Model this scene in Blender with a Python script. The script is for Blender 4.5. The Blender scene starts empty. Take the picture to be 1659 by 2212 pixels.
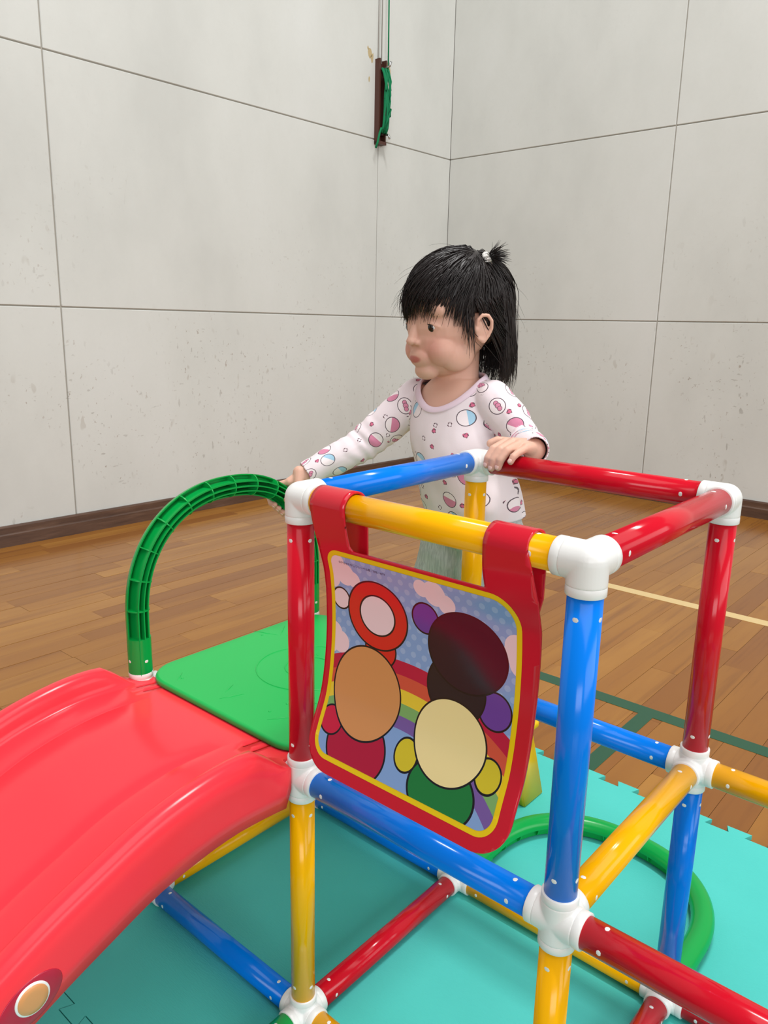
import bpy, bmesh, math, random
from mathutils import Vector, Matrix, noise
random.seed(7)
PI = math.pi
S = bpy.context.scene
COL = S.collection

# ------------------------------------------------------------------ camera
cam_d = bpy.data.cameras.new('camera'); cam = bpy.data.objects.new('camera', cam_d); COL.objects.link(cam)
S.camera = cam
YAW, PITCH, ROLL = 2.27836, -0.23549, 0.02016
_f = Vector((math.cos(YAW)*math.cos(PITCH), math.sin(YAW)*math.cos(PITCH), math.sin(PITCH)))
_r = Vector((math.sin(YAW), -math.cos(YAW), 0)); _u = _r.cross(_f)
_R = math.cos(ROLL)*_r + math.sin(ROLL)*_u; _U = -math.sin(ROLL)*_r + math.cos(ROLL)*_u
cam.matrix_world = Matrix(((_R.x, _U.x, -_f.x, 0.595), (_R.y, _U.y, -_f.y, -0.5585), (_R.z, _U.z, -_f.z, 0.8705), (0, 0, 0, 1)))
cam_d.sensor_fit = 'VERTICAL'; cam_d.sensor_height = 36.0; cam_d.lens = 1687.53/2212*36.0
cam_d.clip_start = 0.02; cam_d.clip_end = 100

# ------------------------------------------------------------------ light
W = bpy.data.worlds.new('hall'); S.world = W; W.use_nodes = True
W.node_tree.nodes['Background'].inputs[0].default_value = (0.97, 0.985, 1.0, 1)
W.node_tree.nodes['Background'].inputs[1].default_value = 0.20

def area(name, loc, target, sx, sy, power, col=(1, 1, 1)):
    d = bpy.data.lights.new(name, 'AREA'); d.shape = 'RECTANGLE'; d.size = sx; d.size_y = sy; d.energy = power; d.color = col
    o = bpy.data.objects.new(name, d); COL.objects.link(o); o.location = loc
    o.rotation_euler = (Vector(target)-Vector(loc)).to_track_quat('-Z', 'Y').to_euler()
    return o
# rows of ceiling lamps of the hall, and its big windows behind the camera
area('ceiling_lamp', (0.35, 1.0, 6.0), (0.35, 1.0, 0), 1.6, 0.45, 190, (1, 0.995, 0.985))
area('ceiling_lamp', (2.6, -1.6, 6.2), (2.6, -1.6, 0), 6.0, 4.0, 195, (1, 0.995, 0.985))
area('window_light', (7.5, 1.6, 3.4), (-2.4, 1.0, 1.2), 9.0, 3.0, 285, (0.96, 0.985, 1.0))
area('window_light', (5.5, -6.5, 2.6), (0.0, 0.0, 0.5), 5.0, 2.2, 215, (0.96, 0.985, 1.0))
S.view_settings.view_transform = 'Standard'; S.view_settings.look = 'None'
S.view_settings.gamma = 1.0; S.view_settings.use_curve_mapping = False
S.view_settings.exposure = 0.0

# ------------------------------------------------------------------ helpers
def lin(h):
    h = h.lstrip('#'); r = []
    for i in (0, 2, 4):
        c = int(h[i:i+2], 16)/255; r.append(c/12.92 if c <= .04045 else ((c+.055)/1.055)**2.4)
    return (r[0], r[1], r[2], 1)

def mat(name, col, rough=.4, spec=.5, coat=0, metal=0, sss=0):
    m = bpy.data.materials.new(name); m.use_nodes = True
    b = m.node_tree.nodes['Principled BSDF']
    b.inputs['Base Color'].default_value = lin(col) if isinstance(col, str) else col
    b.inputs['Roughness'].default_value = rough
    b.inputs['Specular IOR Level'].default_value = spec
    b.inputs['Coat Weight'].default_value = coat; b.inputs['Coat Roughness'].default_value = .08
    b.inputs['Metallic'].default_value = metal
    if sss:
        b.inputs['Subsurface Weight'].default_value = sss
        b.inputs['Subsurface Radius'].default_value = (.012, .005, .003)
        b.inputs['Subsurface Scale'].default_value = .5
    return m

class NT:
    """small helper to write node graphs"""
    def __init__(s, m): s.t = m.node_tree; s.n = s.t.nodes; s.b = s.n['Principled BSDF']
    def node(s, typ, **kw):
        n = s.n.new(typ)
        for k, v in kw.items(): setattr(n, k, v)
        return n
    def link(s, a, b): s.t.links.new(a, b)
    def val(s, sock, v):
        if hasattr(v, 'is_linked') or isinstance(v, bpy.types.NodeSocket): s.link(v, sock)
        else: sock.default_value = v
    def math(s, op, a, b=0.0, c=None):
        n = s.node('ShaderNodeMath', operation=op); s.val(n.inputs[0], a); s.val(n.inputs[1], b)
        if c is not None: s.val(n.inputs[2], c)
        return n.outputs[0]
    def mix(s, fac, a, b):
        n = s.node('ShaderNodeMix', data_type='RGBA'); s.val(n.inputs[0], fac); s.val(n.inputs[6], a); s.val(n.inputs[7], b)
        return n.outputs[2]
    def ramp(s, fac, stops):
        n = s.node('ShaderNodeValToRGB'); e = n.color_ramp.elements
        while len(e) < len(stops): e.new(.5)
        for i, (p, c) in enumerate(stops): e[i].position = p; e[i].color = c if not isinstance(c, str) else lin(c)
        s.link(fac, n.inputs[0]); return n.outputs[0]
    def noise(s, vec, scale, detail=3, rough=.5):
        n = s.node('ShaderNodeTexNoise'); n.inputs['Scale'].default_value = scale; n.inputs['Detail'].default_value = detail
        n.inputs['Roughness'].default_value = rough
        if vec is not None: s.link(vec, n.inputs['Vector'])
        return n.outputs['Fac']
    def mapping(s, vec, scale=(1, 1, 1), loc=(0, 0, 0), rot=(0, 0, 0)):
        n = s.node('ShaderNodeMapping'); n.inputs['Scale'].default_value = scale; n.inputs['Location'].default_value = loc
        n.inputs['Rotation'].default_value = rot
        s.link(vec, n.inputs['Vector']); return n.outputs[0]
    def pos(s): return s.node('ShaderNodeNewGeometry').outputs['Position']
    def bump(s, h, strength, dist=.001):
        n = s.node('ShaderNodeBump'); n.inputs['Strength'].default_value = strength; n.inputs['Distance'].default_value = dist
        s.link(h, n.inputs['Height']); s.link(n.outputs[0], s.b.inputs['Normal'])

def mesh_obj(name, me, m=None, parent=None, smooth=True):
    o = bpy.data.objects.new(name, me); COL.objects.link(o)
    if m is not None and len(me.materials) == 0: me.materials.append(m)
    if smooth:
        for p in me.polygons: p.use_smooth = True
    if parent is not None: o.parent = parent
    return o
def bm_obj(name, bm, m=None, parent=None, smooth=True):
    me = bpy.data.meshes.new(name); bm.normal_update(); bm.to_mesh(me); bm.free()
    return mesh_obj(name, me, m, parent, smooth)
def empty(name, label, cat, loc=(0, 0, 0), group=None):
    o = bpy.data.objects.new(name, None); COL.objects.link(o); o.location = loc; o.empty_display_size = .05
    o['label'] = label; o['category'] = cat
    if group: o['group'] = group
    return o
def tag(o, label, cat, group=None):
    o['label'] = label; o['category'] = cat
    if group: o['group'] = group
    return o
def inv_parent(o, p):
    """keep world coordinates although the parent sits at its own location"""
    o.parent = p; o.matrix_parent_inverse = Matrix.Translation(p.location).inverted()
    return o
def baked(o):
    """apply the modifiers of o into a fresh mesh"""
    dg = bpy.context.evaluated_depsgraph_get(); dg.update()
    me = bpy.data.meshes.new_from_object(o.evaluated_get(dg), depsgraph=dg)
    return me
def remesh(bm, voxel, smooth_it=4, fac=.5):
    """union of closed shapes into one continuous skin"""
    o = bm_obj('tmp_union', bm)
    r = o.modifiers.new('r', 'REMESH'); r.mode = 'VOXEL'; r.voxel_size = voxel; r.use_smooth_shade = True
    if smooth_it:
        s = o.modifiers.new('s', 'SMOOTH'); s.factor = fac; s.iterations = smooth_it
    me = baked(o); old = o.data
    bpy.data.objects.remove(o); bpy.data.meshes.remove(old)
    return me

def frame(d):
    d = Vector(d).normalized(); a = Vector((0, 0, 1)) if abs(d.z) < .9 else Vector((1, 0, 0))
    u = d.cross(a).normalized(); v = d.cross(u).normalized()
    return u, v, d
def ring_loft(bm, rings, caps=True, closed=False):
    vs = [[bm.verts.new(p) for p in r] for r in rings]; n = len(vs[0])
    rng = range(len(vs)) if closed else range(len(vs)-1)
    for i in rng:
        a, b = vs[i], vs[(i+1) % len(vs)]
        for k in range(n):
            bm.faces.new((a[k], a[(k+1) % n], b[(k+1) % n], b[k]))
    if caps and not closed:
        bm.faces.new(vs[0][::-1]); bm.faces.new(vs[-1])
    return vs
def capsule(bm, p0, p1, r0, r1, seg=14):
    p0, p1 = Vector(p0), Vector(p1); u, v, d = frame(p1-p0); rings = []
    for k in range(5, 0, -1):
        a = k/5*PI/2*.97; rings.append((p0-d*math.sin(a)*r0, math.cos(a)*r0))
    rings.append((p0, r0)); rings.append((p1, r1))
    for k in range(1, 6):
        a = k/5*PI/2*.97; rings.append((p1+d*math.sin(a)*r1, math.cos(a)*r1))
    ring_loft(bm, [[c+(u*math.cos(t)+v*math.sin(t))*r for t in [2*PI*j/seg for j in range(seg)]] for c, r in rings])
def chain(bm, pts, seg=14):
    for (a, ra), (b, rb) in zip(pts[:-1], pts[1:]): capsule(bm, a, b, ra, rb, seg)
def ellipsoid(bm, c, r, M=None, seg=28):
    m = Matrix.Translation(Vector(c)) @ ((M.to_4x4() if M else Matrix.Identity(4)) @ Matrix.Diagonal((r[0], r[1], r[2], 1)))
    bmesh.ops.create_uvsphere(bm, u_segments=seg, v_segments=seg//2, radius=1, matrix=m)
def box(bm, lo, hi, M=None):
    x0, y0, z0 = lo; x1, y1, z1 = hi
    P = [(x0, y0, z0), (x1, y0, z0), (x1, y1, z0), (x0, y1, z0), (x0, y0, z1), (x1, y0, z1), (x1, y1, z1), (x0, y1, z1)]
    v = [bm.verts.new(M @ Vector(p) if M else p) for p in P]
    for f in ((3, 2, 1, 0), (4, 5, 6, 7), (0, 1, 5, 4), (1, 2, 6, 5), (2, 3, 7, 6), (3, 0, 4, 7)): bm.faces.new([v[i] for i in f])
    return v
def bevel_box(lo, hi, b, seg=2):
    bm = bmesh.new(); box(bm, lo, hi); bmesh.ops.bevel(bm, geom=bm.edges[:], offset=b, segments=seg, profile=.5, affect='EDGES'); return bm
def cyl(bm, p0, p1, r, seg=32, caps=True, r1=None):
    p0, p1 = Vector(p0), Vector(p1); u, v, d = frame(p1-p0)
    ring_loft(bm, [[c+(u*math.cos(t)+v*math.sin(t))*q for t in [2*PI*j/seg for j in range(seg)]] for c, q in ((p0, r), (p1, r if r1 is None else r1))], caps)
def tube(bm, pts, r, seg=10, closed=False, up=Vector((0, 0, 1))):
    n = len(pts); pts = [Vector(p) for p in pts]; rings = []
    for i in range(n):
        a = pts[(i-1) % n] if (closed or i > 0) else pts[0]; b = pts[(i+1) % n] if (closed or i < n-1) else pts[-1]
        d = (b-a).normalized(); u = d.cross(up)
        if u.length < 1e-3: u = d.cross(Vector((1, .3, 0)))
        u.normalize(); v = d.cross(u).normalized(); q = r[i] if isinstance(r, (list, tuple)) else r
        rings.append([pts[i]+(u*math.cos(t)+v*math.sin(t))*q for t in [2*PI*j/seg for j in range(seg)]])
    ring_loft(bm, rings, True, closed)
def interp(x, xs, ys):
    if x <= xs[0]: return ys[0]
    for i in range(len(xs)-1):
        if x <= xs[i+1]:
            t = (x-xs[i])/(xs[i+1]-xs[i]); return ys[i]*(1-t)+ys[i+1]*t
    return ys[-1]
def smooth_interp(x, xs, ys):
    n = len(xs)
    if x <= xs[0]: return ys[0]
    if x >= xs[-1]: return ys[-1]
    for i in range(n-1):
        if x <= xs[i+1]: break
    h = xs[i+1]-xs[i]; t = (x-xs[i])/h
    def sl(k):
        if k == 0: return (ys[1]-ys[0])/(xs[1]-xs[0])
        if k == n-1: return (ys[-1]-ys[-2])/(xs[-1]-xs[-2])
        return (ys[k+1]-ys[k-1])/(xs[k+1]-xs[k-1])
    m0, m1 = sl(i)*h, sl(i+1)*h
    return (2*t**3-3*t*t+1)*ys[i]+(t**3-2*t*t+t)*m0+(-2*t**3+3*t*t)*ys[i+1]+(t**3-t*t)*m1

# ------------------------------------------------------------------ materials
M_blue = mat('blue_plastic', (.0, .195, .80, 1), .16, .28); M_yellow = mat('yellow_plastic', (1.0, .475, .001, 1), .15, .28)
M_red = mat('red_plastic', (.62, .006, .020, 1), .15, .28); M_green = mat('green_plastic', '#0aa548', .16, .3)
M_white = mat('white_plastic', '#ecebe8', .33); M_slide = mat('coral_red_plastic', (.98, .042, .060, 1), .22, .28)
M_deck = mat('bright_green_plastic', '#14b552', .42)
M_arch = mat('deep_green_plastic', '#08a046', .24, .35)
M_panelred = mat('glossy_red_sheet', '#cf1a2e', .14)
M_stool = mat('stool_yellow', '#f0c20c', .35)

def wall_material():
    m = mat('painted_panel', '#cdcfce', .75, .25); g = NT(m); P = g.pos()
    big = g.noise(g.mapping(P, (1, 1, .6)), 1.6, 4, .6)
    fine = g.noise(P, 60, 3)
    col = g.ramp(big, [(.30, '#c8c9c4'), (.52, '#d1d2cd'), (.72, '#d6d7d3')])
    col = g.mix(g.math('MULTIPLY', fine, .10), col, lin('#b2b2ae'))
    sep = g.node('ShaderNodeSeparateXYZ'); g.link(P, sep.inputs[0]); z = sep.outputs[2]
    low = g.math('SUBTRACT', 1.0, g.math('MULTIPLY', z, .62)); low = g.math('MAXIMUM', low, .04)
    # scuff marks left by balls and shoes: small slanted flecks, thicker near the floor
    for scl, rot, th, cc, am in (((52, 52, 20), (.5, .4, 0), .728, '#7d766c', .65), ((30, 30, 70), (.3, -.5, .2), .732, '#857d73', .6), ((18, 18, 11), (0, .7, .3), .735, '#a39a8d', .7), ((70, 70, 52), (.2, .2, 0), .732, '#7a5b40', .8)):
        n = g.noise(g.mapping(P, scl, rot=rot), 1.0, 2, .45)
        k = g.math('MULTIPLY', g.math('SUBTRACT', n, th-.045), 22.0)
        k = g.math('MINIMUM', g.math('MAXIMUM', k, 0.0), 1.0)
        patch = g.math('MINIMUM', g.math('MAXIMUM', g.math('MULTIPLY', g.math('SUBTRACT', g.noise(P, 2.3, 2), .45), 6.0), .0), 1.0)
        k = g.math('MULTIPLY', g.math('MULTIPLY', k, low), g.math('MULTIPLY', patch, am))
        col = g.mix(k, col, lin(cc))
    g.link(col, g.b.inputs['Base Color']); g.bump(fine, .12, .002)
    return m
M_wall = wall_material()
M_joint = mat('panel_joint', '#aaa59b', .8, .2)

def wood_material():
    m = mat('varnished_floorboard', '#b07a42', .2, .38); g = NT(m); P = g.pos()
    oi = g.node('ShaderNodeObjectInfo'); rnd = oi.outputs['Random']
    off = g.node('ShaderNodeCombineXYZ'); g.link(g.math('MULTIPLY', rnd, 37.0), off.inputs[0]); g.link(g.math('MULTIPLY', rnd, 91.0), off.inputs[1])
    v = g.node('ShaderNodeVectorMath', operation='ADD'); g.link(P, v.inputs[0]); g.link(off.outputs[0], v.inputs[1])
    base = g.ramp(rnd, [(0.0, '#875320'), (.12, '#946024'), (.35, '#9d6827'), (.65, '#a26d2a'), (.88, '#ab7733'), (1.0, '#996425')])
    g1 = g.noise(g.mapping(v.outputs[0], (34, 1.6, 34)), 1.0, 4, .6)
    g2 = g.noise(g.mapping(v.outputs[0], (9, .9, 9)), 1.0, 3, .55)
    streak = g.ramp(g2, [(.40, (0, 0, 0, 1)), (.62, (1, 1, 1, 1))])
    col = g.mix(g.math('MULTIPLY', streak, .45), base, lin('#85501f'))
    line = g.ramp(g1, [(.52, (0, 0, 0, 1)), (.70, (1, 1, 1, 1))])
    col = g.mix(g.math('MULTIPLY', line, .45), col, lin('#6e3d18'))
    g.link(col, g.b.inputs['Base Color'])
    g.bump(g1, .05, .001)
    return m
M_wood = wood_material()
M_subfloor = mat('floor_gap', '#5a3a1e', .6)
M_base = mat('dark_baseboard', '#5a4032', .38)
_g = NT(M_base); _n = _g.noise(_g.mapping(_g.pos(), (3, 3, 30)), 2.0, 4, .6)
_g.link(_g.ramp(_n, [(.3, '#49342a'), (.55, '#5c4335'), (.75, '#6d5344')]), _g.b.inputs['Base Color'])

def mat_foam():
    m = mat('turquoise_foam', '#4cc4bb', .62, .35); g = NT(m); P = g.pos()
    w = g.noise(g.mapping(P, (160, 620, 160), rot=(0, 0, .25)), 1.0, 2, .5)
    n2 = g.noise(P, 4.0, 3)
    g.link(g.ramp(n2, [(.3, '#48c0b6'), (.7, '#50c8bf')]), g.b.inputs['Base Color'])
    g.bump(w, .35, .0012)
    return m
M_foam = mat_foam()

# ------------------------------------------------------------------ room shell
CX, CY, TH = -2.3696, 3.4445, 4.6902
lu = Vector((math.cos(TH), math.sin(TH), 0)); ru = Vector((-math.sin(TH), math.cos(TH), 0))   # along the left wall / along the back wall
CORN = Vector((CX, CY, 0))
def wall(name, origin, along, inward, length, vjoints):
    fr = Matrix((( along.x, inward.x, 0, origin.x), (along.y, inward.y, 0, origin.y), (0, 0, 1, 0), (0, 0, 0, 1)))
    bm = bmesh.new(); box(bm, (-.15 if name == 'wall_left' else 0, -.16, 0), (length, -.006, 3.9), fr)
    w = bm_obj(name, bm, M_joint, None, False); w['kind'] = 'structure'
    zs = [0, .9123, 1.8223, 2.7323, 3.9]; xs = [0]+vjoints+[length]; gap = .0026
    for i in range(len(xs)-1):
        for k in range(len(zs)-1):
            a, b = xs[i]+(gap if i else 0), xs[i+1]-gap
            if b-a < .05: continue
            bmp = bevel_box((a, -.012, zs[k]+(gap if k else 0)), (b, 0, zs[k+1]-gap), .0022, 1)
            bmp.transform(fr)
            bm_obj('panel', bmp, M_wall, w, False)
    return w, fr
wall_left, FL = wall('wall_left', CORN, lu, ru, 6.4, [.627, 2.440, 4.253])
wall_back, FB = wall('wall_back', CORN, ru, -ru.cross(Vector((0, 0, 1))).normalized()*-1 if False else lu, 5.4, [1.354, 3.167])
def baseboard(name, fr, length, x0):
    prof = [(0, 0), (.020, 0), (.020, .046), (.016, .050), (.012, .052), (.012, .074), (.009, .0805), (0, .0805)]
    bm = bmesh.new()
    ring_loft(bm, [[fr @ Vector((s, -.001 if p[0] == 0 else p[0], p[1])) for p in prof] for s in (x0, length)])
    bmesh.ops.recalc_face_normals(bm, faces=bm.faces[:])
    o = bm_obj(name, bm, M_base, None, False); o['kind'] = 'structure'
baseboard('baseboard_left', FL, 6.4, 0.0); baseboard('baseboard_back', FB, 5.4, 0.021)

# floor: every board of the visible part its own piece
bm = bmesh.new(); box(bm, (-2.62, -3.0, -.06), (3.0, 3.58, -.007))
floor = bm_obj('floor', bm, M_subfloor, None, False); floor['kind'] = 'structure'
bm = bevel_box((-.5, -.5, -.5), (.5, .5, .5), .012, 1)
plank_me = bpy.data.meshes.new('plank'); bm.to_mesh(plank_me); bm.free(); plank_me.materials.append(M_wood)
rest = bmesh.new(); PW = .068; cand = []
fwd = _f
def seen(x, y):
    d = Vector((x, y, 0))-Vector((.595, -.5585, .8705)); zc = d.dot(_f)
    if zc < .2: return False
    return abs(d.dot(_R)/zc*1687.5) < 850 and abs(d.dot(_U)/zc*1687.5) < 1130
i0 = -37
for i in range(i0, 44):
    x0 = .027+i*PW
    y = -3.0+random.uniform(-.6, 0)
    if x0 < -2.60: continue
    while y < 3.56:
        ln = random.choice((.36, .45, .55, .70, .90, .90)); y1 = min(y+ln, 3.57); ya = max(y, -3.0)
        if y1-ya > .02:
            cx_, cy_ = x0+PW/2, (ya+y1)/2
            vis = any(seen(cx_, ya+(y1-ya)*t) for t in (0, .25, .5, .75, 1))
            hid = (-.38 < cx_ < .6 and ya > -.9 and y1 < .74)
            onfloor = cx_ > -2.47 and ya < 3.45
            d2 = (cx_-.595)**2+(cy_+.5585)**2
            cand.append((not (vis and not hid and onfloor), d2, x0, ya, y1))
        y = y1
cand.sort()
for k, (bad, d2, x0, ya, y1) in enumerate(cand):
    dz = random.uniform(-.00025, .00025)
    if not bad and k < 295:
        o = bpy.data.objects.new('plank', plank_me); COL.objects.link(o); o.parent = floor
        o.location = (x0+PW/2, (ya+y1)/2, -.006+dz); o.scale = (PW-.0007, y1-ya-.0007, .012)
    else:
        box(rest, (x0+.0004, ya+.0004, -.012), (x0+PW-.0004, y1-.0004, dz))
o = bm_obj('remaining_planks', rest, M_wood, floor, False); o['kind'] = 'stuff'
M_gline = mat('green_line_paint', '#174f36', .3); M_cline = mat('cream_line_paint', '#dcbf86', .3)
def court_line(lo, hi, m):
    bm = bmesh.new(); box(bm, (lo[0], lo[1], -.002), (hi[0], hi[1], .0007)); o = bm_obj('court_line', bm, m, floor, False); return o
o = court_line((-.46, 1.1), (2.9, 1.142), M_gline); o['label'] = 'long dark green court line'
o = court_line((-.030, -.1), (.004, 1.1), M_gline); o['label'] = 'dark green court line meeting the long one at right angles'
o = court_line((-.80, 1.905), (2.9, 1.95), M_cline); o['label'] = 'cream court line'

# ------------------------------------------------------------------ foam mats with jigsaw edges
def jig_tile(x0, y0, x1, y1):
    """outline with dovetail teeth; a tooth that goes out of one tile enters the next"""
    n = 28; d = .0088; p = (x1-x0)/n
    def edge(a, b, sgn):
        a, b = Vector(a), Vector(b); t = (b-a)/n; nrm = Vector((t.y, -t.x)).normalized()*sgn; out = []
        for k in range(n):
            s = 1 if k % 2 == 0 else -1
            e0, e1 = a+t*k, a+t*(k+1); f = t*.11
            lo, hi = -d, d
            if k % 2 == 0: out += [e0+nrm*d-(f if k else f*0), e1+nrm*d+f]
            else: out += [e0-nrm*d-f, e1-nrm*d+f] if k < n-1 else [e0-nrm*d-f, e1-nrm*d]
        return out
    pts = edge((x0, y0), (x1, y0), 1)+edge((x1, y0), (x1, y1), 1)+edge((x1, y1), (x0, y1), -1)[0:0]
    top = edge((x0, y1), (x1, y1), 1); left = edge((x0, y0), (x0, y1), 1)
    return pts+top[::-1]+left[::-1]
def foam_tile(name_label, x0, y0, x1, y1):
    pts = jig_tile(x0, y0, x1, y1); out = []
    for p in pts:
        if not out or (p-out[-1]).length > 1e-4: out.append(p)
    if (out[0]-out[-1]).length < 1e-4: out.pop()
    c = Vector(((x0+x1)/2, (y0+y1)/2)); g = .9986
    out = [c+(p-c)*g for p in out]
    bm = bmesh.new()
    vb = [bm.verts.new((p.x, p.y, .0009)) for p in out]
    f = bm.faces.new(vb)
    r = bmesh.ops.extrude_face_region(bm, geom=[f]); bmesh.ops.translate(bm, verts=[e for e in r['geom'] if isinstance(e, bmesh.types.BMVert)], vec=(0, 0, .0087))
    bmesh.ops.recalc_face_normals(bm, faces=bm.faces[:])
    o = bm_obj('foam_mat', bm, M_foam, None, False); tag(o, name_label, 'foam mat', 'interlocking turquoise foam mats')
    return o
TS = .965
foam_tile('turquoise foam mat under the climbing frame, jigsaw edge meeting the wooden floor', -.45, -.187, -.45+TS, -.187+TS)
foam_tile('turquoise foam mat under the low part of the red slide', -.45, -.187-TS, -.45+TS, -.187)
foam_tile('turquoise foam mat at the right side of the photo beyond the red crossbar', -.45+TS, -.187, -.45+2*TS, -.187+TS)

# ------------------------------------------------------------------ climbing frame
L = .332; ZB = .0265; PR = .0147; CR = .0168; CB = .0168; CL = .0272
frame_e = empty('climbing_frame', 'climbing frame of red, blue and yellow pipes with white corner joints on turquoise mat', 'climbing frame')
def node(n): return Vector((n[0]*L, n[1]*L, ZB+n[2]*L))
Y_, R_, B_, G_ = 'yellow', 'red', 'blue', 'green'
edges = [((0,0,2),(1,0,2),Y_), ((1,0,2),(1,1,2),R_), ((0,1,2),(1,1,2),R_), ((0,0,2),(0,1,2),B_),
 ((0,0,1),(1,0,1),B_), ((1,0,1),(1,1,1),Y_), ((0,1,1),(1,1,1),B_), ((0,0,1),(0,1,1),R_), ((-1,0,1),(0,0,1),Y_), ((-1,1,1),(0,1,1),Y_), ((-1,0,1),(-1,1,1),B_),
 ((1,0,1),(2,0,1),R_), ((1,1,1),(2,1,1),Y_),
 ((0,0,0),(0,0,1),Y_), ((0,0,1),(0,0,2),R_), ((1,0,0),(1,0,1),Y_), ((1,0,1),(1,0,2),B_), ((1,1,0),(1,1,1),B_), ((1,1,1),(1,1,2),R_),
 ((0,1,0),(0,1,1),B_), ((0,1,1),(0,1,2),Y_), ((-1,0,0),(-1,0,1),R_), ((-1,1,0),(-1,1,1),B_), ((2,0,0),(2,0,1),Y_), ((2,1,0),(2,1,1),B_),
 ((0,0,0),(1,0,0),Y_), ((0,0,0),(0,1,0),R_), ((0,1,0),(1,1,0),Y_), ((-1,1,0),(0,1,0),B_), ((-1,0,0),(-1,1,0),Y_), ((-1,0,0),(0,0,0),B_),
 ((1,0,0),(1,1,0),R_), ((1,1,0),(2,1,0),R_), ((0,-1,0),(0,0,0),G_), ((1,0,0),(2,0,0),B_), ((2,0,0),(2,1,0),Y_), ((2,0,1),(2,1,1),B_)]
mats = {Y_: M_yellow, R_: M_red, B_: M_blue, G_: M_green}
pipe_me = {}
for k, m in mats.items():
    bm = bmesh.new(); cyl(bm, (0, 0, CL-.004), (0, 0, L-CL+.004), PR, 40)
    me = bpy.data.meshes.new('pipe'); bm.to_mesh(me); bm.free(); me.materials.append(m)
    for p in me.polygons: p.use_smooth = len(p.vertices) == 4
    pipe_me[k] = me
bm = bmesh.new(); ellipsoid(bm, (PR-.0005, 0, 0), (.0007, .0029, .0029), None, 14)
pin_me = bpy.data.meshes.new('pin'); bm.to_mesh(pin_me); bm.free(); pin_me.materials.append(M_white)
for p in pin_me.polygons: p.use_smooth = True
dirs = {}
for a, b, c in edges:
    d = tuple(int(b[i]-a[i]) for i in range(3))
    dirs.setdefault(a, set()).add(d); dirs.setdefault(b, set()).add(tuple(-x for x in d))
    p = bpy.data.objects.new('pipe', pipe_me[c]); COL.objects.link(p); p.parent = frame_e; p['label'] = c+' pipe'
    p.location = node(a)
    if d == (0, 0, 1): rot = Matrix.Identity(3)
    elif d == (1, 0, 0): rot = Matrix(((0, 0, 1), (0, 1, 0), (-1, 0, 0)))
    else: rot = Matrix(((1, 0, 0), (0, 0, 1), (0, -1, 0)))
    p.rotation_euler = rot.to_euler()
    for zz in (.0455, L-.0455):
        for q in range(4):
            s = bpy.data.objects.new('pin', pin_me); COL.objects.link(s); s.parent = p
            s.location = (0, 0, zz); s.rotation_euler = (0, 0, q*PI/2)
dirs[(-1, 0, 1)].add((0, 0, 1)); dirs[(-1, 1, 1)].add((0, 0, 1)); dirs[(0, 1, 0)].add((0, 1, 0)); dirs[(1, 1, 0)].add((0, 1, 0))
conn_cache = {}
def connector_mesh(ds):
    key = tuple(sorted(ds))
    if key in conn_cache: return conn_cache[key]
    bm = bmesh.new(); ellipsoid(bm, (0, 0, 0), (.0168,)*3, None, 28)
    for d in key: cyl(bm, (0, 0, 0), Vector(d)*(CL-.0075), CR, 36)
    me = remesh(bm, .0009, 5, .5)
    bm = bmesh.new(); bm.from_mesh(me)
    for d in key:
        d = Vector(d); u, v, _ = frame(d); rr = []
        for s, r in ((CL-.0085, CR-.001), (CL-.0078, CR-.0002), (CL-.0072, CB-.0002), (CL-.0068, CB), (CL-.0006, CB), (CL, CB-.0005), (CL, PR-.003)):
            rr.append([d*s+(u*math.cos(t)+v*math.sin(t))*r for t in [2*PI*j/40 for j in range(40)]])
        ring_loft(bm, rr, False)
    bm.to_mesh(me); bm.free(); me.materials.clear(); me.materials.append(M_white)
    for p in me.polygons: p.use_smooth = True
    conn_cache[key] = me; return me
for n, ds in dirs.items():
    o = bpy.data.objects.new('connector', connector_mesh(ds)); COL.objects.link(o); o.parent = frame_e; o.location = node(n)

# ribbed arch handrail of the frame: half tube on its outer side, ribs and webs on its open side
def arch_path():
    P = []; z0 = ZB+L+CL-.002; zc = .463; R = L/2; n = 2.25
    for k in range(8): P.append((0.0, z0+(zc-z0)*k/8))
    for k in range(57):
        t = PI-PI*k/56; c, s = math.cos(t), math.sin(t)
        P.append((R+R*math.copysign(abs(c)**(2/n), c), zc+R*abs(s)**(2/n)))
    for k in range(1, 9): P.append((L, zc+(z0-zc)*k/8))
    return [Vector((-L, y, z)) for y, z in P]
AP = arch_path(); AR = .0166
def arch_frames():
    out = []
    for i, p in enumerate(AP):
        d = (AP[min(i+1, len(AP)-1)]-AP[max(i-1, 0)]).normalized(); nrm = Vector((0, d.z, -d.y))  # inward side normal in the arch plane
        out.append((p, nrm, d))
    return out
AF = arch_frames()
arch_e = None
bm = bmesh.new()
# outer half shell, -x side, closed by a web
sec = [(math.cos(t)*AR, math.sin(t)*AR) for t in [PI/2+PI*k/14 for k in range(15)]]+[(0, -.0148), (-.0088, -.0120), (-.0088, .0120), (0, .0148)]
rings = []
for p, nr, d in AF: rings.append([p+Vector((1, 0, 0))*a+nr*b for a, b in sec])
ring_loft(bm, rings)
def in_solid(i): return AP[i].z < .432 and (i < 10 or i > len(AP)-11)
def rib(t, th):
    rr = []; h = math.sqrt(max(AR*AR-t*t, 1e-8))
    h = max(h, .0035)
    for p, nr, d in AF: rr.append([p+nr*(t-th)+Vector((-.0095, 0, 0)), p+nr*(t+th)+Vector((-.0095, 0, 0)), p+nr*(t+th)+Vector((h, 0, 0)), p+nr*(t-th)+Vector((h, 0, 0))])
    ring_loft(bm, rr)
for t in (-.0076, 0.0, .0076): rib(t, .0010)
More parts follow.
